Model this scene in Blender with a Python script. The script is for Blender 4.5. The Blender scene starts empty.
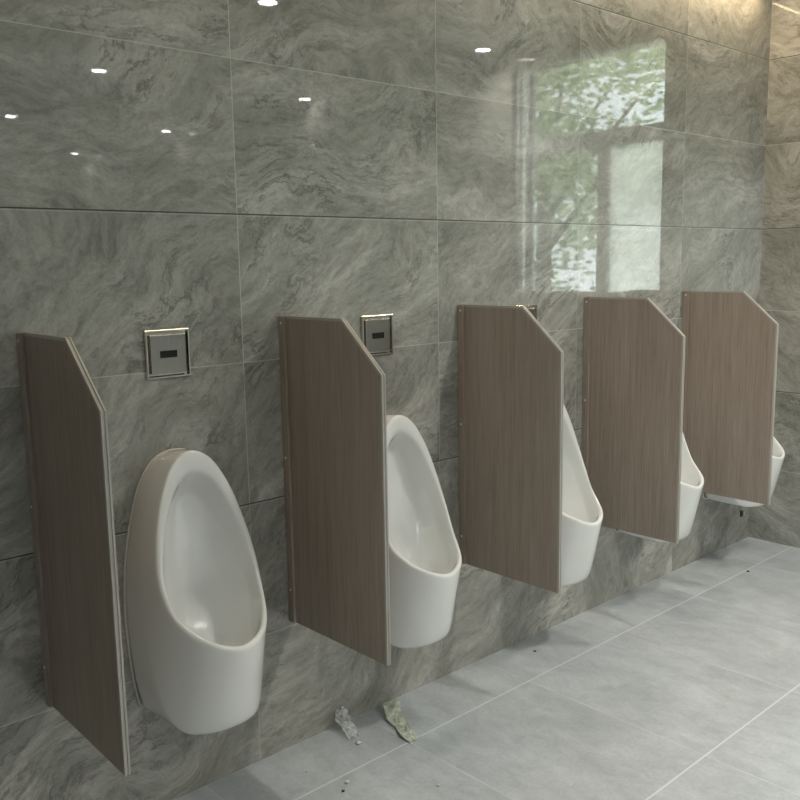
import bpy, bmesh, math, random
from mathutils import Vector, Matrix, noise
random.seed(7)
C = bpy.context.scene.collection
PI = math.pi

# ------------------------------------------------------------------ helpers
def link(name, bm, mat, parent=None, smooth=False, bevel=0.0, segs=2):
    bmesh.ops.recalc_face_normals(bm, faces=bm.faces)
    me = bpy.data.meshes.new(name); bm.to_mesh(me); bm.free()
    if mat: me.materials.append(mat)
    o = bpy.data.objects.new(name, me); C.objects.link(o)
    if parent: o.parent = parent
    if smooth:
        for p in me.polygons: p.use_smooth = True
    if bevel:
        m = o.modifiers.new('bevel', 'BEVEL'); m.width = bevel; m.segments = segs; m.limit_method = 'ANGLE'
        m.harden_normals = False
    return o

def box(bm, x0, x1, y0, y1, z0, z1):
    v = [bm.verts.new((x, y, z)) for z in (z0, z1) for y in (y0, y1) for x in (x0, x1)]
    for f in ((0,1,3,2),(4,6,7,5),(0,4,5,1),(2,3,7,6),(0,2,6,4),(1,5,7,3)):
        bm.faces.new([v[i] for i in f])

def newbox(*a):
    bm = bmesh.new(); box(bm, *a); return bm

def cyl(bm, c, axis, r0, r1, h, n=24, cap0=True, cap1=True):
    axis = Vector(axis).normalized()
    q = axis.to_track_quat('Z', 'Y')
    a = [bm.verts.new(Vector(c)+q@Vector((r0*math.cos(2*PI*i/n), r0*math.sin(2*PI*i/n), 0))) for i in range(n)]
    b = [bm.verts.new(Vector(c)+q@Vector((r1*math.cos(2*PI*i/n), r1*math.sin(2*PI*i/n), h))) for i in range(n)]
    for i in range(n): bm.faces.new((a[i], a[(i+1)%n], b[(i+1)%n], b[i]))
    if cap0: bm.faces.new(a[::-1])
    if cap1: bm.faces.new(b)

def tag(o, label, cat, group=None):
    o['label'] = label; o['category'] = cat
    if group: o['group'] = group
    return o

def empty(name, loc):
    o = bpy.data.objects.new(name, None); o.empty_display_size = .05
    o.location = loc; C.objects.link(o); return o

def struct(o): o['kind'] = 'structure'; return o

def copy_tree(o, parent=None):
    c = o.copy(); C.objects.link(c); c.parent = parent
    for ch in [k for k in C.objects if k.parent == o]: copy_tree(ch, c)
    return c

# ------------------------------------------------------------------ materials
class NT:
    def __init__(s, name):
        s.m = bpy.data.materials.new(name); s.m.use_nodes = True
        s.t = s.m.node_tree; s.b = s.t.nodes['Principled BSDF']
    def n(s, typ, **kw):
        nd = s.t.nodes.new(typ)
        for k, v in kw.items():
            if k in nd.inputs.keys(): 
                if isinstance(v, bpy.types.NodeSocket): s.t.links.new(v, nd.inputs[k])
                else: nd.inputs[k].default_value = v
            else: setattr(nd, k, v)
        return nd
    def l(s, a, b): s.t.links.new(a, b)
    def math(s, op, a, b=None, c=None, clamp=False):
        nd = s.t.nodes.new('ShaderNodeMath'); nd.operation = op; nd.use_clamp = clamp
        for i, v in enumerate((a, b, c)):
            if v is None: continue
            if isinstance(v, bpy.types.NodeSocket): s.l(v, nd.inputs[i])
            else: nd.inputs[i].default_value = v
        return nd.outputs[0]
    def mix(s, f, a, b, mode='MIX'):
        nd = s.t.nodes.new('ShaderNodeMix'); nd.data_type = 'RGBA'; nd.blend_type = mode
        for i, v in ((0, f), (6, a), (7, b)):
            if isinstance(v, bpy.types.NodeSocket): s.l(v, nd.inputs[i])
            else: nd.inputs[i].default_value = v if i == 0 else (*v, 1)
        return nd.outputs[2]
    def ramp(s, v, stops):
        nd = s.t.nodes.new('ShaderNodeValToRGB'); s.l(v, nd.inputs[0])
        e = nd.color_ramp.elements
        while len(e) < len(stops): e.new(.5)
        for el, (p, c) in zip(e, stops):
            el.position = p; el.color = (*c, 1) if len(c) == 3 else c
        return nd.outputs[0]
    def noise(s, vec, scale, detail=4, rough=.5, dist=0, col=False):
        nd = s.t.nodes.new('ShaderNodeTexNoise'); s.l(vec, nd.inputs['Vector'])
        nd.inputs['Scale'].default_value = scale; nd.inputs['Detail'].default_value = detail
        nd.inputs['Roughness'].default_value = rough; nd.inputs['Distortion'].default_value = dist
        return nd.outputs['Color' if col else 'Fac']
    def mapping(s, vec, loc=(0,0,0), rot=(0,0,0), sc=(1,1,1)):
        nd = s.t.nodes.new('ShaderNodeMapping'); s.l(vec, nd.inputs[0])
        nd.inputs[1].default_value = loc; nd.inputs[2].default_value = rot; nd.inputs[3].default_value = sc
        return nd.outputs[0]
    def vadd(s, a, b, op='ADD'):
        nd = s.t.nodes.new('ShaderNodeVectorMath'); nd.operation = op
        for i, v in enumerate((a, b)):
            if isinstance(v, bpy.types.NodeSocket): s.l(v, nd.inputs[i])
            else: nd.inputs[i].default_value = v
        return nd.outputs[0]
    def bump(s, h, strength=.1, dist=.002):
        nd = s.t.nodes.new('ShaderNodeBump'); nd.inputs['Strength'].default_value = strength
        nd.inputs['Distance'].default_value = dist; s.l(h, nd.inputs['Height'])
        s.l(nd.outputs[0], s.b.inputs['Normal'])

def simple(name, col, rough=.5, metal=0, **kw):
    t = NT(name); t.b.inputs['Base Color'].default_value = (*col, 1)
    t.b.inputs['Roughness'].default_value = rough; t.b.inputs['Metallic'].default_value = metal
    for k, v in kw.items(): t.b.inputs[k].default_value = v
    return t.m

TW, TH, X_J, Z_J = .7554, .3981, 1.3238, 1.5712

def joint_mask(t, coord, off, step, half):
    """1 inside the joint line, 0 on the tile"""
    a = t.math('SUBTRACT', coord, off); a = t.math('DIVIDE', a, step)
    f = t.math('FRACT', t.math('ADD', a, .5)); f = t.math('ABSOLUTE', t.math('SUBTRACT', f, .5))
    f = t.math('MULTIPLY', f, step)
    return t.math('LESS_THAN', f, half), t.math('FLOOR', a)

STONE = 0.85
def stone_wall(name, axis, u_off):
    t = NT(name)
    g = t.n('ShaderNodeNewGeometry').outputs['Position']
    sp = t.n('ShaderNodeSeparateXYZ'); t.l(g, sp.inputs[0])
    u, z = sp.outputs[axis], sp.outputs[2]
    ju, iu = joint_mask(t, u, u_off, TW, .0013)
    # horizontal joints alternate: dark open joints and light grouted ones
    jd, idd = joint_mask(t, z, Z_J, 2*TH, .0016)
    jl, il = joint_mask(t, z, Z_J+TH, 2*TH, .0012)
    _, iz = joint_mask(t, z, Z_J, TH, .001)
    jw, _ = joint_mask(t, z, Z_J-.0042, 2*TH, .0014)  # lower lip of the dark grooves, highlight put into the colour
    # per tile offset of the stone figure
    comb = t.n('ShaderNodeCombineXYZ')
    t.l(u, comb.inputs[0]); t.l(z, comb.inputs[1])
    t.l(t.math('MULTIPLY_ADD', iu, 3.7, t.math('MULTIPLY', iz, 5.3)), comb.inputs[2])
    p = comb.outputs[0]
    def scaled(v, k):
        sc = t.n('ShaderNodeVectorMath', operation='SCALE'); t.l(v, sc.inputs[0]); sc.inputs['Scale'].default_value = k
        return sc.outputs[0]
    w = t.vadd(t.noise(p, 1.7, 2, .5, 0, True), (.5, .5, .5), 'SUBTRACT')
    w2 = t.vadd(t.noise(p, 9, 5, .65, 0, True), (.5, .5, .5), 'SUBTRACT')
    pw = t.vadd(t.vadd(p, scaled(w, .50)), scaled(w2, .060))
    up = t.math('GREATER_THAN', z, Z_J)
    vr = t.n('ShaderNodeVectorRotate', rotation_type='Z_AXIS'); t.l(pw, vr.inputs['Vector'])
    t.l(t.math('MULTIPLY_ADD', up, math.radians(27), math.radians(-36)), vr.inputs['Angle'])
    rp = vr.outputs[0]
    dirn = t.mapping(rp, sc=(1.0, 3.2, 1))
    cloud = t.noise(dirn, 1.7, 6, .6)
    bands = t.noise(dirn, 5.0, 8, .68)
    fine = t.noise(t.mapping(rp, sc=(1.0, 2.2, 1)), 24, 7, .75)
    grain = t.noise(p, 120, 3, .6)
    vn = t.noise(t.mapping(rp, sc=(.9, 2.6, 1)), 2.8, 9, .68, .1)
    ridge = t.math('ABSOLUTE', t.math('SUBTRACT', vn, .5))
    vein = t.math('SUBTRACT', 1, t.math('DIVIDE', ridge, .020, clamp=True))
    msk = t.math('MULTIPLY', t.math('SUBTRACT', t.noise(t.mapping(p, loc=(4, 7, 0)), 2.0, 2, .5), .42), 6, clamp=True)
    msk = t.math('MULTIPLY', msk, t.math('MULTIPLY', t.math('SUBTRACT', t.noise(p, 10, 4, .6), .32), 4.5, clamp=True))
    vein = t.math('MULTIPLY', vein, msk)
    speck = t.math('MULTIPLY', t.math('SUBTRACT', fine, .60), 7, clamp=True)
    speck = t.math('MULTIPLY', speck, t.math('MULTIPLY', t.math('SUBTRACT', t.noise(dirn, 2.4, 3, .6), .47), 6, clamp=True))
    k = STONE
    def q(r, g, b_): return (r*k*1.01, g*k, b_*k*.97)
    col = t.ramp(cloud, [(.32, q(.262, .263, .240)), (.45, q(.315, .316, .292)), (.54, q(.358, .358, .333)), (.68, q(.470, .467, .440))])
    col = t.mix(1, col, t.ramp(bands, [(.34, (.80, .80, .79)), (.5, (1, 1, 1)), (.66, (1.20, 1.18, 1.17))]), 'MULTIPLY')
    col = t.mix(1, col, t.ramp(fine, [(.30, (.70, .70, .69)), (.48, (1, 1, 1)), (.68, (1.24, 1.24, 1.22))]), 'MULTIPLY')
    col = t.mix(1, col, t.ramp(grain, [(.3, (.93, .93, .93)), (.7, (1.06, 1.06, 1.06))]), 'MULTIPLY')
    col = t.mix(t.math('MULTIPLY', speck, .50), col, (.10, .10, .085))
    col = t.mix(t.math('MULTIPLY', vein, .70), col, (.085, .083, .070))
    lv = t.math('SUBTRACT', 1, t.math('DIVIDE', t.math('ABSOLUTE', t.math('SUBTRACT', vn, .555)), .018, clamp=True))
    col = t.mix(t.math('MULTIPLY', t.math('MULTIPLY', lv, msk), .35), col, (.56, .55, .50))
    tv = t.n('ShaderNodeTexWhiteNoise'); tv.noise_dimensions = '2D'
    cb = t.n('ShaderNodeCombineXYZ'); t.l(iu, cb.inputs[0]); t.l(iz, cb.inputs[1]); t.l(cb.outputs[0], tv.inputs['Vector'])
    sh = t.math('MULTIPLY_ADD', tv.outputs['Value'], .10, .95)
    hs = t.n('ShaderNodeHueSaturation'); t.l(col, hs.inputs['Color']); t.l(sh, hs.inputs['Value']); col = hs.outputs[0]
    vis = t.math('SUBTRACT', .46, t.math('MULTIPLY', t.math('GREATER_THAN', iu, .5), .37)) if axis == 0 else .3
    vis = t.math('MULTIPLY', vis, t.math('MULTIPLY_ADD', t.math('GREATER_THAN', z, .77), .75, .25))
    col = t.mix(t.math('MULTIPLY', ju, vis), col, (.60, .59, .52))
    col = t.mix(t.math('MULTIPLY', jl, .40), col, (.60, .59, .52))
    col = t.mix(t.math('MULTIPLY', jw, .30), col, (.60, .59, .52))
    col = t.mix(jd, col, (.018, .017, .015))
    t.l(col, t.b.inputs['Base Color'])
    allj = t.math('MAXIMUM', ju, t.math('MAXIMUM', jd, jl))
    t.l(t.math('MULTIPLY_ADD', allj, .3, .022), t.b.inputs['Roughness'])
    t.b.inputs['IOR'].default_value = 1.55
    t.bump(t.math('MULTIPLY', allj, -1), .10, .002)
    return t.m

M_wall = stone_wall('polished_stone_tile', 0, X_J)
M_wall_side = stone_wall('polished_stone_tile_side', 1, -.55)

def floor_mat():
    t = NT('floor_tile')
    g = t.n('ShaderNodeNewGeometry').outputs['Position']
    sp = t.n('ShaderNodeSeparateXYZ'); t.l(g, sp.inputs[0])
    jx, ix = joint_mask(t, sp.outputs[0], 1.139, .5668, .0015)
    jy, iy = joint_mask(t, sp.outputs[1], -.2306, .6581, .0028)
    off = t.n('ShaderNodeCombineXYZ'); t.l(sp.outputs[0], off.inputs[0]); t.l(sp.outputs[1], off.inputs[1])
    t.l(t.math('MULTIPLY_ADD', ix, 2.7, t.math('MULTIPLY', iy, 4.1)), off.inputs[2])
    p = off.outputs[0]
    m = t.mapping(p, rot=(0, 0, .3), sc=(1.6, 1, 1))
    a = t.noise(m, 2.6, 8, .62, .3); b = t.noise(m, 12, 7, .68, .6); c = t.noise(p, 90, 3, .6)
    col = t.ramp(a, [(.32, (.350, .376, .388)), (.5, (.412, .440, .454)), (.68, (.482, .514, .530))])
    col = t.mix(1, col, t.ramp(b, [(.3, (.84, .84, .84)), (.55, (1, 1, 1)), (.75, (1.1, 1.1, 1.1))]), 'MULTIPLY')
    col = t.mix(1, col, t.ramp(c, [(.3, (.93, .93, .93)), (.7, (1.06, 1.06, 1.06))]), 'MULTIPLY')
    st = t.noise(p, 3.5, 5, .6); stm = t.math('MULTIPLY', t.math('SUBTRACT', st, .56), 4, clamp=True)
    col = t.mix(t.math('MULTIPLY', stm, .16), col, (.20, .205, .195))
    worn = t.math('MULTIPLY_ADD', t.noise(p, 7, 2), 2.4, -.75, clamp=True)
    col = t.mix(t.math('MULTIPLY', jx, t.math('MULTIPLY', worn, .75)), col, (.74, .77, .77))
    col = t.mix(t.math('MULTIPLY', jy, .62), col, (.70, .73, .73))
    t.l(col, t.b.inputs['Base Color'])
    t.l(t.math('MULTIPLY_ADD', b, .18, .26), t.b.inputs['Roughness'])
    t.bump(b, .05, .001)
    return t.m
M_floor = floor_mat()

def wood_mat():
    t = NT('grey_brown_wood_laminate')
    g = t.n('ShaderNodeTexCoord').outputs['Object']
    oi = t.n('ShaderNodeObjectInfo').outputs['Random']
    sh = t.n('ShaderNodeCombineXYZ'); t.l(t.math('MULTIPLY', oi, 13), sh.inputs[0])
    p = t.vadd(g, sh.outputs[0])
    m = t.mapping(p, sc=(1, 1, .035))
    a = t.noise(m, 55, 6, .7, .3); b = t.noise(m, 220, 4, .7); c = t.noise(t.mapping(p, sc=(1, 1, .12)), 7, 4, .6)
    col = t.ramp(a, [(.30, (.240, .194, .163)), (.5, (.276, .228, .193)), (.70, (.312, .263, .226))])
    col = t.mix(1, col, t.ramp(b, [(.3, (.82, .81, .80)), (.5, (1, 1, 1)), (.7, (1.12, 1.12, 1.12))]), 'MULTIPLY')
    col = t.mix(1, col, t.ramp(c, [(.3, (.90, .88, .86)), (.7, (1.08, 1.08, 1.08))]), 'MULTIPLY')
    t.l(col, t.b.inputs['Base Color']); t.b.inputs['Roughness'].default_value = .42
    t.bump(b, .08, .0008)
    return t.m
M_wood = wood_mat()
M_edge = simple('pale_edge_profile', (.37, .35, .315), .3, .0)
def ceramic():
    t = NT('white_ceramic')
    g = t.n('ShaderNodeTexCoord').outputs['Object']
    n = t.noise(g, 5, 2)
    t.l(t.ramp(n, [(.3, (.70, .71, .69)), (.7, (.74, .75, .73))]), t.b.inputs['Base Color'])
    t.b.inputs['Roughness'].default_value = .07
    t.b.inputs['Coat Weight'].default_value = 1; t.b.inputs['Coat Roughness'].default_value = .02
    return t.m
M_cer = ceramic()
def brushed():
    t = NT('brushed_steel')
    g = t.n('ShaderNodeTexCoord').outputs['Object']
    n = t.noise(t.mapping(g, sc=(1, 1, .05)), 400, 3)
    t.l(t.ramp(n, [(.3, (.33, .325, .30)), (.7, (.42, .41, .39))]), t.b.inputs['Base Color'])
    t.b.inputs['Metallic'].default_value = 1; t.b.inputs['Roughness'].default_value = .26
    return t.m
M_steel = brushed()
M_chrome = simple('polished_chrome', (.66, .65, .62), .12, 1)
M_screw = simple('bright_screw_head', (.75, .73, .68), .45, .6)
M_black = simple('black_sensor_glass', (.006, .006, .006), .08)
M_seal = simple('white_sealant', (.62, .61, .56), .45)
M_ceil = simple('white_ceiling_paint', (.72, .71, .68), .8)
M_frame = simple('white_window_frame', (.62, .65, .64), .35)
M_drain = simple('grey_plastic_pipe', (.35, .36, .34), .4)
M_rubber = simple('dark_rubber', (.03, .03, .03), .5)

def emis(name, col, s):
    m = bpy.data.materials.new(name); m.use_nodes = True; t = m.node_tree; t.nodes.clear()
    e = t.nodes.new('ShaderNodeEmission'); e.inputs[0].default_value = (*col, 1); e.inputs[1].default_value = s
    o = t.nodes.new('ShaderNodeOutputMaterial'); t.links.new(e.outputs[0], o.inputs[0]); return m
M_lamp = emis('lamp_disc', (1, .97, .93), 60)
M_strip_lamp = emis('warm_led', (1, .80, .56), 2.5)
M_paint = simple('beige_wall_paint', (.55, .54, .50), .8)

def glass_mat():
    m = bpy.data.materials.new('clear_glass'); m.use_nodes = True; t = m.node_tree; t.nodes.clear()
    tr = t.nodes.new('ShaderNodeBsdfTransparent'); tr.inputs[0].default_value = (.93, .95, .94, 1)
    gl = t.nodes.new('ShaderNodeBsdfGlossy'); gl.inputs['Roughness'].default_value = .01
    lw = t.nodes.new('ShaderNodeFresnel'); lw.inputs[0].default_value = 1.45
    mx = t.nodes.new('ShaderNodeMixShader'); o = t.nodes.new('ShaderNodeOutputMaterial')
    t.links.new(lw.outputs[0], mx.inputs[0]); t.links.new(tr.outputs[0], mx.inputs[1]); t.links.new(gl.outputs[0], mx.inputs[2])
    t.links.new(mx.outputs[0], o.inputs[0]); return m
M_glass = glass_mat()
def frosted():
    m = bpy.data.materials.new('frosted_glass'); m.use_nodes = True; t = m.node_tree; t.nodes.clear()
    tr = t.nodes.new('ShaderNodeBsdfTranslucent'); tr.inputs[0].default_value = (.95, .96, .93, 1)
    df = t.nodes.new('ShaderNodeBsdfTransparent'); df.inputs[0].default_value = (.95, .96, .93, 1)
    mx = t.nodes.new('ShaderNodeMixShader'); mx.inputs[0].default_value = .5; o = t.nodes.new('ShaderNodeOutputMaterial')
    t.links.new(tr.outputs[0], mx.inputs[1]); t.links.new(df.outputs[0], mx.inputs[2]); t.links.new(mx.outputs[0], o.inputs[0]); return m
M_frost = frosted()
def leafmat():
    m = bpy.data.materials.new('tree_leaves'); m.use_nodes = True; t = m.node_tree; t.nodes.clear()
    g = t.nodes.new('ShaderNodeNewGeometry'); r = t.nodes.new('ShaderNodeValToRGB')
    e = r.color_ramp.elements; e[0].color = (.46, .54, .34, 1); e[1].color = (.80, .85, .70, 1)
    t.links.new(g.outputs['Random Per Island'], r.inputs[0])
    d = t.nodes.new('ShaderNodeBsdfDiffuse'); tl = t.nodes.new('ShaderNodeBsdfTranslucent')
    mx = t.nodes.new('ShaderNodeMixShader'); o = t.nodes.new('ShaderNodeOutputMaterial')
    for n in (d, tl): t.links.new(r.outputs[0], n.inputs[0])
    t.links.new(d.outputs[0], mx.inputs[1]); t.links.new(tl.outputs[0], mx.inputs[2]); t.links.new(mx.outputs[0], o.inputs[0])
    return m
M_leaf = leafmat()
M_bark = simple('tree_bark', (.12, .10, .08), .8)
M_ground = simple('outdoor_paving', (.35, .36, .33), .8)

# ------------------------------------------------------------------ room
XR, XL, YF, ZC = 4.3397, -1.8, -8.8, 2.68
struct(link('floor', newbox(XL-.2, XR+.2, YF-.2, .2, -.12, 0), M_floor))
struct(link('ceiling', newbox(XL-.2, XR+.2, YF-.2, .2, ZC, ZC+.12), M_ceil))
struct(link('wall_back', newbox(XL, XR+.2, 0, .2, 0, ZC), M_wall))
VY0, VY1, VZ0, VZ1 = -6.8, -2.9, .9, 2.45           # opening for an added, unseen window behind the camera, for fill light
bm = bmesh.new()
box(bm, XL-.2, XL, VY1, .2, 0, ZC); box(bm, XL-.2, XL, YF, VY0, 0, ZC)
box(bm, XL-.2, XL, VY0, VY1, 0, VZ0); box(bm, XL-.2, XL, VY0, VY1, VZ1, ZC)
struct(link('wall_left', bm, M_paint))
struct(link('wall_front', newbox(XL-.2, XR+.2, YF-.2, YF, 0, ZC), M_paint))
WY0, WY1, WZ0, WZ1 = -1.60, -.560, 1.24, 2.595        # opening in the right wall
bm = bmesh.new()
box(bm, XR, XR+.2, WY1, 0, 0, ZC); box(bm, XR, XR+.2, YF, WY0, 0, ZC)
box(bm, XR, XR+.2, WY0, WY1, 0, WZ0); box(bm, XR, XR+.2, WY0, WY1, WZ1, ZC)
struct(link('wall_right', bm, M_wall_side))
# window with transom and mullions
w = struct(empty('window_1', (XR+.06, (WY0+WY1)/2, WZ0)))
def wpart(name, y0, y1, z0, z1, mat, x0=XR+.03, x1=XR+.09, bevel=.004):
    o = link(name, newbox(x0-w.location.x, x1-w.location.x, y0-w.location.y, y1-w.location.y, z0-WZ0, z1-WZ0), mat, w, bevel=bevel)
    return o
bm = bmesh.new(); lx, ly = w.location.x, w.location.y
def fb(y0, y1, z0, z1, x0=XR+.03, x1=XR+.09): box(bm, x0-lx, x1-lx, y0-ly, y1-ly, z0-WZ0, z1-WZ0)
fb(WY0, WY0+.03, WZ0, WZ1); fb(WY1-.008, WY1, WZ0, WZ1); fb(WY0+.03, WY1-.008, WZ0, WZ0+.012); fb(WY0+.03, WY1-.008, WZ1-.01, WZ1)
link('window_frame', bm, M_frame, w, bevel=.003)
wpart('transom', -1.492, WY1-.008, 2.065, 2.155, M_frame)
wpart('mullion', -.995, -.925, WZ0+.012, 2.065, M_frame)
wpart('mullion', -1.52, -1.492, WZ0+.012, WZ1-.01, M_frame)
wpart('pane', -1.492, WY1-.008, 2.155, WZ1-.01, M_glass, XR+.058, XR+.062, 0)
wpart('pane', -1.492, -.995, WZ0+.012, 2.065, M_glass, XR+.058, XR+.062, 0)
f = wpart('pane', WY0+.03, -1.52, WZ0+.012, WZ1-.01, M_frost, XR+.058, XR+.062, 0); f['label'] = 'narrow frosted white pane'
f = wpart('pane', -.925, WY1-.008, WZ0+.012, 2.065, M_frost, XR+.058, XR+.062, 0); f['label'] = 'frosted white pane'

w2 = struct(empty('fill_window', (XL-.1, VY0, VZ0)))  # made-up window, added to bring fill light from the left
H2, L2 = VZ1-VZ0, VY1-VY0
bm = bmesh.new()
box(bm, -.03, .03, 0, .05, 0, H2); box(bm, -.03, .03, L2-.05, L2, 0, H2)
box(bm, -.03, .03, .05, L2-.05, 0, .05); box(bm, -.03, .03, .05, L2-.05, H2-.05, H2)
link('window_frame', bm, M_frame, w2, bevel=.003)
for k in (1, 2): link('mullion', newbox(-.025, .025, L2*k/3-.025, L2*k/3+.025, .05, H2-.05), M_frame, w2)
for k in range(3):
    link('pane', newbox(-.002, .002, L2*k/3+(.025 if k else .05), L2*(k+1)/3-(.025 if k < 2 else .05), .05, H2-.05), M_glass, w2)

# ------------------------------------------------------------------ urinal
CX0 = .365
def smooth_half(pts, n):
    """Catmull-Rom upsample of half loop points, symmetric at both ends"""
    P = [Vector(p) for p in pts]
    mir = lambda v: Vector((-v.x, v.y, v.z))
    ext = [mir(P[1])] + P + [mir(P[-2])]
    out = []
    for i in range(1, len(ext)-2):
        a, b, c, d = ext[i-1:i+3]
        for k in range(n):
            t = k/n
            out.append(.5*((2*b)+(c-a)*t+(2*a-5*b+4*c-d)*t*t+(3*b-a-3*c+d)*t**3))
    out.append(P[-1])
    for v in (out[0], out[-1]): v.x = 0
    return out
def full(half):
    return half + [Vector((-v.x, v.y, v.z)) for v in half[-2:0:-1]]

W_ = [(0,0,.966),(.060,0,.946),(.102,0,.885),(.133,0,.785),(.151,0,.680),(.158,0,.570),(.154,0,.455),(.141,0,.340),(.117,0,.295),(0,0,.284)]
R_ = [(0,-.097,.978),(.053,-.099,.952),(.095,-.111,.882),(.125,-.128,.787),(.141,-.154,.686),(.133,-.195,.603),(.110,-.245,.562),(.078,-.285,.540),(.041,-.306,.524),(0,-.3125,.516)]
I_ = [(0,-.102,.926),(.043,-.106,.902),(.078,-.119,.846),(.108,-.136,.765),(.125,-.160,.680),(.119,-.197,.606),(.098,-.238,.570),(.069,-.272,.547),(.036,-.291,.533),(0,-.2970,.526)]
J_ = [(0,-.046,.858),(.042,-.050,.838),(.075,-.064,.780),(.104,-.098,.715),(.118,-.125,.640),(.112,-.165,.570),(.092,-.205,.515),(.065,-.240,.478),(.034,-.255,.458),(0,-.260,.453)]
K_ = [(0,-.041,.780),(.030,-.042,.765),(.055,-.047,.715),(.075,-.058,.655),(.082,-.075,.590),(.078,-.105,.520),(.064,-.140,.455),(.045,-.170,.420),(.024,-.185,.405),(0,-.190,.402)]
L_ = [(0,-.042,.74),(.015,-.042,.735),(.026,-.043,.715),(.034,-.045,.68),(.04,-.050,.64),(.043,-.058,.58),(.04,-.075,.52),(.03,-.09,.485),(.015,-.098,.472),(0,-.10,.468)]
E_ = [(0,-.050,.974),(.057,-.050,.951),(.099,-.058,.886),(.130,-.066,.788),(.148,-.078,.684),(.149,-.098,.520),(.138,-.130,.365),(.114,-.190,.291),(.066,-.238,.284),(0,-.251,.282)]
NU = 4
def lerp(a, b, t): return a+(b-a)*t
def make_urinal():
    root = empty('urinal', (0, 0, .272))
    off = Vector((0, 0, -.272))
    Wl, Rl, Il, Jl, Kl, Ll, El = [full(smooth_half(q, NU)) for q in (W_, R_, I_, J_, K_, L_, E_)]
    n = len(Wl)
    rows = [Wl]
    rows.append([lerp(a, b, .06) for a, b in zip(Wl, El)])
    rows.append([lerp(a, b, .55)+Vector((0, 0, -.006 if a.z < .32 else -.003 if a.z < .38 else 0)) for a, b in zip(Wl, El)])
    rows.append([lerp(a, b, .93) for a, b in zip(Wl, El)])
    rows.append([lerp(a, b, .04) for a, b in zip(El, Rl)])
    rows.append([lerp(a, b, .5) for a, b in zip(El, Rl)])
    rows.append([lerp(a, b, .965) for a, b in zip(El, Rl)])
    rows.append([lerp(a, b, .10)+Vector((0, -.0015, .002)) for a, b in zip(Rl, Il)])
    rows.append([lerp(a, b, .5)+Vector((0, -.004, .004)) for a, b in zip(Rl, Il)])
    rows.append([lerp(a, b, .92)+Vector((0, -.002, .002)) for a, b in zip(Rl, Il)])
    rows.append([lerp(a, b, .12) for a, b in zip(Il, Jl)])
    rows.append([lerp(a, b, .55) for a, b in zip(Il, Jl)])
    rows.append([lerp(a, b, .92) for a, b in zip(Il, Jl)])
    rows.append([lerp(a, b, .08) for a, b in zip(Jl, Kl)])
    rows += [Kl, Ll]
    bm = bmesh.new()
    vr = [[bm.verts.new(p+off) for p in r] for r in rows]
    for a, b in zip(vr, vr[1:]):
        for i in range(n):
            bm.faces.new((a[i], a[(i+1)%n], b[(i+1)%n], b[i]))
    c = bm.verts.new(Vector((0, -.043, .6))+off)
    for i in range(n): bm.faces.new((vr[-1][i], vr[-1][(i+1)%n], c))
    bm.faces.new(vr[0][::-1])
    o = link('bowl', bm, M_cer, root, smooth=True)
    s = o.modifiers.new('sub', 'SUBSURF'); s.levels = 1; s.render_levels = 2
    # bead of sealant where the bowl meets the tiles
    bm = bmesh.new(); cs = []
    cen = Vector((0, 0, .6))
    for p in Wl:
        d = (p-cen).normalized(); d.y = 0
        cs.append([bm.verts.new(p+off+d*a+Vector((0, b, 0))) for a, b in ((-.004, -.0003), (-.004, -.004), (.0016, -.0035), (.0032, -.0003))])
    for i in range(n):
        a, b = cs[i], cs[(i+1)%n]
        for k in range(4): bm.faces.new((a[k], b[k], b[(k+1)%4], a[(k+1)%4]))
    link('sealant_bead', bm, M_seal, root, smooth=True)
    return root

PX = [.7330, 1.4509, 2.1777, 2.8854, 3.6235]
UX = [1.0959, 1.8073, 2.5407, 3.2496, 3.9889]
ulabels = ['white ceramic urinal nearest the camera, its whole bowl in view below the left flush plate',
           'white urinal right behind the second partition, left half of its bowl hidden by that panel',
           'white urinal emerging from behind the middle partition, its upper bowl a narrow sliver',
           'white urinal whose lip shows between the two rightmost partitions',
           'white urinal in the far corner behind the last partition, small drain fitting below']
u0 = make_urinal()
urinals = [u0]+[copy_tree(u0) for _ in range(4)]
for o, x, l in zip(urinals, UX, ulabels):
    o.location.x = x; o.location.y = -.0012; tag(o, l, 'urinal', 'urinals along the tiled wall')
# short drain fitting below the last bowl
bm = bmesh.new(); cyl(bm, (.0, -.135, -.004), (0, 0, -1), .016, .016, .022); cyl(bm, (0, -.135, -.026), (0, 0, -1), .011, .011, .03)
d = link('drain_fitting', bm, M_drain, urinals[4], smooth=False)
bm = bmesh.new(); cyl(bm, (-.016, -.137, -.03), (0, 0, -1), .008, .007, .028)
link('rubber_stub', bm, M_rubber, d)

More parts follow.
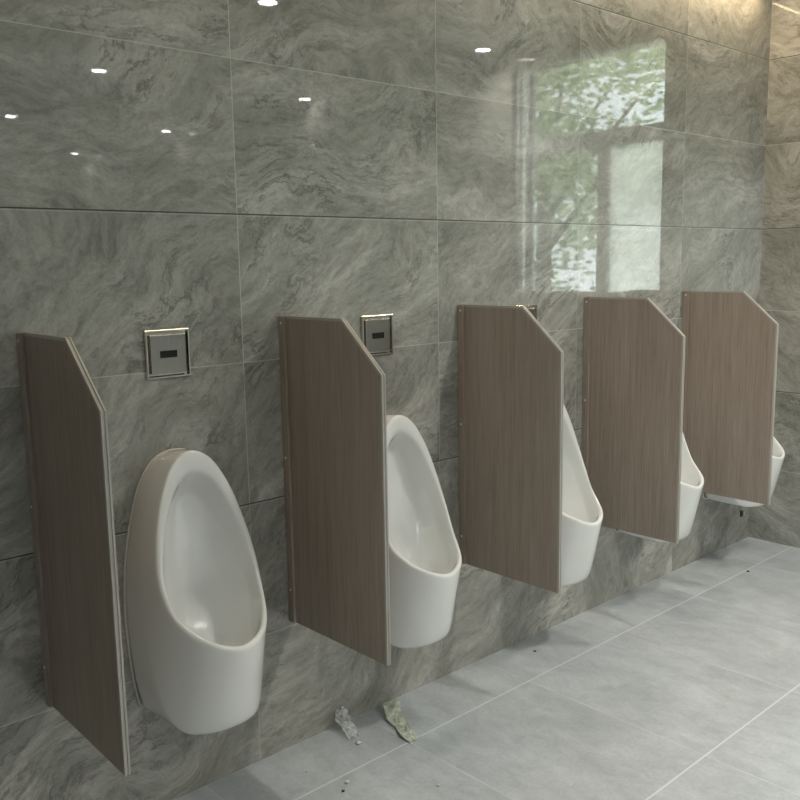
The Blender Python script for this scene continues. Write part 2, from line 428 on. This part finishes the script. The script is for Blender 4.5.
# ------------------------------------------------------------------ partitions
D, ZT, ZB, A, CZ, TK = .4272, 1.2949, .3949, .2734, 1.1592, .0112
def make_partition():
    root = empty('urinal_partition', (0, 0, ZB))
    H = ZT-ZB; i = .003
    bm = bmesh.new()
    prof = [(-.001, 0), (-(D-i), 0), (-(D-i), CZ-ZB), (-A, H-i), (-.001, H-i)]
    a = [bm.verts.new((0, y, z)) for y, z in prof]; b = [bm.verts.new((TK, y, z)) for y, z in prof]
    bm.faces.new(a); bm.faces.new(b[::-1])
    for k in range(5): bm.faces.new((a[k], b[k], b[(k+1)%5], a[(k+1)%5]))
    link('panel', bm, M_wood, root)
    # grooved edge profile round the front, the chamfer and the top
    path = [Vector((-D+i, 0)), Vector((-D+i, CZ-ZB)), Vector((-A, H-i)), Vector((-.002, H-i))]
    nr = []
    for k in range(4):
        ns = []
        if k > 0: t = (path[k]-path[k-1]).normalized(); ns.append(Vector((-t.y, t.x)))
        if k < 3: t = (path[k+1]-path[k]).normalized(); ns.append(Vector((-t.y, t.x)))
        m = sum(ns, Vector((0, 0))).normalized(); m /= max(.3, m.dot(ns[0])); nr.append(m)
    cs = [(-.0008, -.004), (-.0008, i), (.0034, i), (.0042, .0008), (.0070, .0008), (.0078, i), (TK+.0008, i), (TK+.0008, -.004)]
    bm = bmesh.new(); rows = []
    for p, m in zip(path, nr):
        rows.append([bm.verts.new((x, p.x+m.x*d_, p.y+m.y*d_)) for x, d_ in cs])
    for r, s in zip(rows, rows[1:]):
        for k in range(8): bm.faces.new((r[k], s[k], s[(k+1)%8], r[(k+1)%8]))
    bm.faces.new(rows[0]); bm.faces.new(rows[-1][::-1])
    link('edge_trim', bm, M_edge, root)
    bt = link('wall_batten', newbox(-.009, -.0002, -.028, -.001, .001, H-.002), M_wood, root, bevel=.0015)
    for z in (ZT-.020, ZT-.405, ZT-.80):
        bm = bmesh.new(); cyl(bm, (-.009, -.014, z-ZB), (-1, 0, 0), .0036, .0022, .0018, 12)
        link('screw', bm, M_screw, bt)
    return root
plabels = ['grey-brown wood laminate partition at the far left, left of the nearest urinal',
           'wood laminate partition between the nearest urinal and the second one, chamfer beside a flush plate',
           'middle wood laminate partition, corner of a flush plate peeking over its chamfer',
           'wood laminate partition below the bright window reflection, second from the corner',
           'wood laminate partition nearest the far right corner of the room']
p0 = make_partition()
parts = [p0]+[copy_tree(p0) for _ in range(4)]
for o, x, l in zip(parts, PX, plabels):
    o.location.x = x
    if x < 1: o.rotation_euler.z = math.radians(-1.3)
    if x < 1: o.location.y = -.0003
    tag(o, l, 'partition', 'partitions between the urinals')

# ------------------------------------------------------------------ flush sensor plates
def make_plate():
    S = .0625
    root = empty('flush_sensor_plate', (0, 0, 1.216))
    bm = bmesh.new()
    o_ = [(-S, -S), (S, -S), (S, S), (-S, S)]
    def ring(s, y): return [bm.verts.new((x/S*s, y, z/S*s)) for x, z in o_]
    R = [ring(S, -.0008), ring(S, -.007), ring(S-.002, -.009), ring(S-.0055, -.009), ring(S-.0075, -.003), ring(S-.0085, -.0012)]
    for a, b in zip(R, R[1:]):
        for k in range(4): bm.faces.new((a[k], a[(k+1)%4], b[(k+1)%4], b[k]))
    bm.faces.new(R[0]); bm.faces.new(R[-1])
    link('frame', bm, M_chrome, root)
    link('cover', newbox(-.050, .050, -.0095, -.002, -.050, .050), M_steel, root, bevel=.0025, segs=3)
    link('sensor_window', newbox(-.0235, .0235, -.0112, -.0096, -.0095, .0085), M_black, root, bevel=.0008)
    return root
fl = ['square steel flush plate with black sensor slot above the nearest urinal',
      'square steel flush plate above the second urinal, lower corner cut off by a partition chamfer',
      'steel flush plate with only its top right corner showing above the middle partition']
f0 = make_plate(); fs = [f0]+[copy_tree(f0) for _ in range(2)]
for o, x, l in zip(fs, (1.0965, 1.807, 2.522), fl):
    o.location.x = x; tag(o, l, 'flush plate', 'sensor flush plates on the wall')

# ------------------------------------------------------------------ litter on the floor
def M_plastic():
    t = NT('clear_plastic_film')
    t.b.inputs['Base Color'].default_value = (.85, .87, .88, 1); t.b.inputs['Roughness'].default_value = .1
    t.b.inputs['Transmission Weight'].default_value = .25; t.b.inputs['Alpha'].default_value = .38
    return t.m
M_pl = M_plastic()
def crumple(name, path, width, mat, amp, seed, thick=.0008):
    bm = bmesh.new(); rows = []
    N = 14
    for k, (p, q) in enumerate(path):
        p, q = Vector(p), Vector(q); r = []
        for j in range(N+1):
            v = p.lerp(q, j/N)
            nz = noise.noise_vector(Vector((k*.35+seed, j*.30, seed)))
            e = 1 if 0 < k else .3
            v = v+Vector((nz.x, nz.y, abs(nz.z)))*amp*e; v.z = max(v.z, .0015)
            r.append(bm.verts.new(v))
        rows.append(r)
    for a, b in zip(rows, rows[1:]):
        for j in range(N): bm.faces.new((a[j], a[j+1], b[j+1], b[j]))
    o = link(name, bm, mat)
    m = o.modifiers.new('th', 'SOLIDIFY'); m.thickness = thick; m.offset = 1
    return o
def interp(keys, n):
    out = []
    for (a, b), (c, d) in zip(keys, keys[1:]):
        for k in range(n):
            t = k/n; out.append((Vector(a).lerp(Vector(c), t), Vector(b).lerp(Vector(d), t)))
    out.append(tuple(map(Vector, keys[-1]))); return out
M_tape = NT('pale_green_strip')
g = M_tape.n('ShaderNodeTexCoord').outputs['Object']
M_tape.l(M_tape.ramp(M_tape.noise(g, 60, 5, .7), [(.35, (.30, .33, .26)), (.5, (.42, .45, .37)), (.65, (.60, .62, .54))]), M_tape.b.inputs['Base Color'])
M_tape.b.inputs['Roughness'].default_value = .6
o = crumple('strip_of_tape', interp([((1.782,-.024,.008),(1.836,-.040,.010)), ((1.768,-.036,.028),(1.826,-.056,.028)),
     ((1.742,-.085,.006),(1.800,-.090,.010)), ((1.728,-.14,.004),(1.775,-.15,.006)), ((1.702,-.195,.008),(1.748,-.195,.012)), ((1.700,-.240,.003),(1.742,-.240,.003))], 6),
     .04, M_tape.m, .006, 3.1)
tag(o, 'crumpled pale green strip lying across a floor joint near the wall', 'tape')
o = crumple('plastic_wrapper', interp([((1.600,-.010,.052),(1.628,-.008,.060)), ((1.590,-.020,.035),(1.632,-.024,.045)), ((1.588,-.045,.018),(1.628,-.052,.028)), ((1.585,-.070,.010),(1.626,-.085,.016)),
     ((1.574,-.095,.004),(1.604,-.110,.006))], 6), .04, M_pl, .016, 9.7, .0006)
tag(o, 'crumpled clear plastic wrapper leaning at the wall foot, left of the pale strip', 'wrapper')

def crumb(name, x, y, r, mat, seed):
    bm = bmesh.new(); bmesh.ops.create_icosphere(bm, subdivisions=2, radius=r)
    for v in bm.verts:
        n = noise.noise(v.co.normalized()*1.7+Vector((seed, 0, 0)))
        v.co *= 1+.5*n; v.co.z *= .6
    lo = min(v.co.z for v in bm.verts)
    for v in bm.verts: v.co.z -= lo
    o = link(name, bm, mat, smooth=True); o.location = (x, y, .0003); return o
M_pale = simple('pale_mortar', (.62, .62, .58), .8); M_dark = simple('dark_grit', (.06, .055, .05), .8)
for x, y, r, m, nm, l in [
    (1.588, -.132, .008, M_pale, 'mortar_crumb', 'pale round mortar crumb just below the clear plastic wrapper'),
    (1.432, -.267, .0065, M_pale, 'mortar_crumb', 'pale mortar crumb at the left bottom, beside the dark speck'),
    (1.398, -.292, .0045, M_dark, 'grit', 'small dark speck of grit by the bottom edge, left of the floor joint'),
    (1.384, -.144, .0045, M_pale, 'mortar_crumb', 'tiny pale mortar crumb closest to the wall foot at the lower left'),
    (1.606, -.456, .005, M_pale, 'mortar_crumb', 'tiny pale mortar crumb below the pale strip near the bottom edge'),
    (2.470, -.099, .005, M_dark, 'grit', 'tiny dark speck of grit on the floor below the middle urinal'),
    (3.835, -.248, .0055, M_dark, 'grit', 'dark speck of grit on the far floor below the corner urinal')]:
    tag(crumb(nm, x, y, r, m, x*10), l, 'debris')

# ------------------------------------------------------------------ ceiling lights
LAMP_W = 68
def make_light():
    root = empty('ceiling_light', (0, 0, ZC))
    bm = bmesh.new(); n = 32; R = []
    for r, z in ((.060, -.0005), (.058, -.004), (.047, -.005), (.044, -.0015)):
        R.append([bm.verts.new((r*math.cos(2*PI*k/n), r*math.sin(2*PI*k/n), z)) for k in range(n)])
    for a, b in zip(R, R[1:]):
        for k in range(n): bm.faces.new((a[k], a[(k+1)%n], b[(k+1)%n], b[k]))
    link('rim', bm, M_frame, root, smooth=True)
    bm = bmesh.new(); cyl(bm, (0, 0, -.0012), (0, 0, -1), .044, .042, .002, n)
    link('diffuser', bm, M_lamp, root)
    return root
spots = [(2.60, -1.65), (4.13, -1.65), (2.62, -3.57), (4.25, -3.57), (2.80, -5.65), (4.2, -5.65), (2.85, -7.7), (4.2, -7.7),
         (1.00, -3.57), (1.1, -5.65)]
l0 = make_light(); ls = [l0]+[copy_tree(l0) for _ in spots[1:]]
hid = 'round ceiling downlight farther back in the room, with no dot mirrored in view'
dots = ['round ceiling downlight mirrored at the top edge of the photo, beside the left vertical joint',
        'round ceiling downlight mirrored just left of the bright window reflection',
        'round ceiling downlight mirrored at upper left, the larger dot on the leftmost tile',
        'round ceiling downlight mirrored in the tile between the two vertical joints',
        'round ceiling downlight mirrored at the left edge of the photo',
        'round ceiling downlight mirrored as a dot above the left flush plate',
        hid, 'round ceiling downlight mirrored as the lowest, faintest dot at upper left', hid, hid]
for o, (x, y), lb in zip(ls, spots, dots):
    o.location.x = x; o.location.y = y
    tag(o, lb, 'ceiling light', 'round ceiling downlights')
    la = bpy.data.lights.new('downlight', 'SPOT'); la.energy = LAMP_W*(1.35 if y > -2 and x > 3 else 1.2 if y > -2 else .35 if y < -7 else .2 if x > 4 else 1.35); la.spot_size = math.radians(150); la.spot_blend = .8
    la.color = (1, .965, .90); la.shadow_soft_size = .05
    lo = bpy.data.objects.new('downlight', la); lo.location = (x, y, ZC-.02); C.objects.link(lo)
# warm LED strip in the ceiling edge above the tiles
st = link('led_strip', newbox(.4, 4.2, -.075, -.050, ZC-.012, ZC-.001), M_strip_lamp)
tag(st, 'warm light strip on the ceiling edge above the tiled wall', 'light strip')
def area(name, loc, rot, sx, sy, e, col, portal=False):
    la = bpy.data.lights.new(name, 'AREA'); la.shape = 'RECTANGLE'; la.size = sx; la.size_y = sy; la.energy = e; la.color = col
    if portal: la.cycles.is_portal = True
    o = bpy.data.objects.new(name, la); o.location = loc; o.rotation_euler = rot; C.objects.link(o); return o
area('warm_strip_lamp', (1.6, -.06, ZC-.016), (0, 0, 0), 2.4, .02, 6, (1, .78, .52))
area('warm_corner_lamp', (3.5, -.06, ZC-.016), (0, 0, 0), 1.4, .02, 6.5, (1, .76, .48))
area('window_portal', (XR-.005, (WY0+WY1)/2, (WZ0+WZ1)/2), (0, PI/2, 0), WZ1-WZ0, WY1-WY0, 1, (1, 1, 1), True)

sun = bpy.data.lights.new('sun', 'SUN'); sun.energy = 13; sun.angle = .03; sun.color = (1, .96, .88)
so = bpy.data.objects.new('sun', sun); C.objects.link(so); so.rotation_euler = Vector((-.25, -.6, 1)).to_track_quat('Z', 'Y').to_euler()
area('window_portal', (XL+.005, (VY0+VY1)/2, (VZ0+VZ1)/2), (0, -PI/2, 0), VZ1-VZ0, VY1-VY0, 1, (1, 1, 1), True)  # portal of the added fill window
# ------------------------------------------------------------------ outdoors
struct(link('ground', newbox(XR+.25, XR+22, -18, 14, -.4, -.2), M_ground))
def tree(x, y, h, rx, seed, n, label):
    rnd = random.Random(seed)
    root = empty('leafy_tree', (x, y, -.2))
    bm = bmesh.new(); cyl(bm, (0, 0, 0), (0, 0, 1), .12, .06, h*.75, 12)
    for k in range(6):
        a = rnd.uniform(0, 6.28); cyl(bm, (0, 0, h*rnd.uniform(.3, .6)), (math.cos(a), math.sin(a), 1), .04, .015, h*.35, 8)
    link('trunk', bm, M_bark, root)
    bm = bmesh.new()
    cl = [Vector((rnd.gauss(0, .5)*rx, rnd.gauss(0, .5)*rx, h*rnd.uniform(.10, .95))) for _ in range(26)]
    for k in range(n):
        c = rnd.choice(cl)+Vector((rnd.gauss(0, .33), rnd.gauss(0, .33), rnd.gauss(0, .28)))
        q = Vector((rnd.gauss(0, 1), rnd.gauss(0, 1), rnd.gauss(0, 1))).to_track_quat('Z', 'Y'); s = rnd.uniform(.045, .08)
        vs = [bm.verts.new(c+q@Vector(p)*s) for p in ((-1, 0, 0), (-.2, -.45, .1), (1, 0, 0), (-.2, .45, .1))]
        bm.faces.new(vs)
    link('foliage', bm, M_leaf, root)
    tag(root, label, 'tree', 'trees outside the window')
tree(8.2, -4.4, 4.6, 1.6, 3, 15000, 'green leafy tree outdoors, seen only in the window reflection on the wall')
tree(9.6, -.2, 4.2, 1.4, 8, 13000, 'green leafy tree outdoors, seen only in the window reflection on the wall')

# ------------------------------------------------------------------ world, camera, view
wd = bpy.data.worlds.new('World'); bpy.context.scene.world = wd; wd.use_nodes = True
bg = wd.node_tree.nodes['Background']; bg.inputs[0].default_value = (.88, .97, 1, 1); bg.inputs[1].default_value = 6.8


yaw, pitch, roll = 0.74202, -0.15246, -0.01650
cyw, sy, cp, sp_ = math.cos(yaw), math.sin(yaw), math.cos(pitch), math.sin(pitch)
fw = Vector((sy*cp, cyw*cp, sp_)); r = Vector((cyw, -sy, 0)); u = r.cross(fw)
cr, sr = math.cos(roll), math.sin(roll)
r2 = cr*r+sr*u; u2 = -sr*r+cr*u
cam = bpy.data.cameras.new('camera'); cam.sensor_width = 36; cam.lens = 36*890.63/800; cam.clip_start = .02
co = bpy.data.objects.new('camera', cam); C.objects.link(co)
co.matrix_world = Matrix(((r2.x, u2.x, -fw.x, 0), (r2.y, u2.y, -fw.y, -2.0746), (r2.z, u2.z, -fw.z, 1.4349), (0, 0, 0, 1)))
sc = bpy.context.scene; sc.camera = co
sc.view_settings.view_transform = 'Standard'; sc.view_settings.look = 'None'; sc.view_settings.gamma = 1
sc.view_settings.use_curve_mapping = False; sc.view_settings.exposure = 0.33
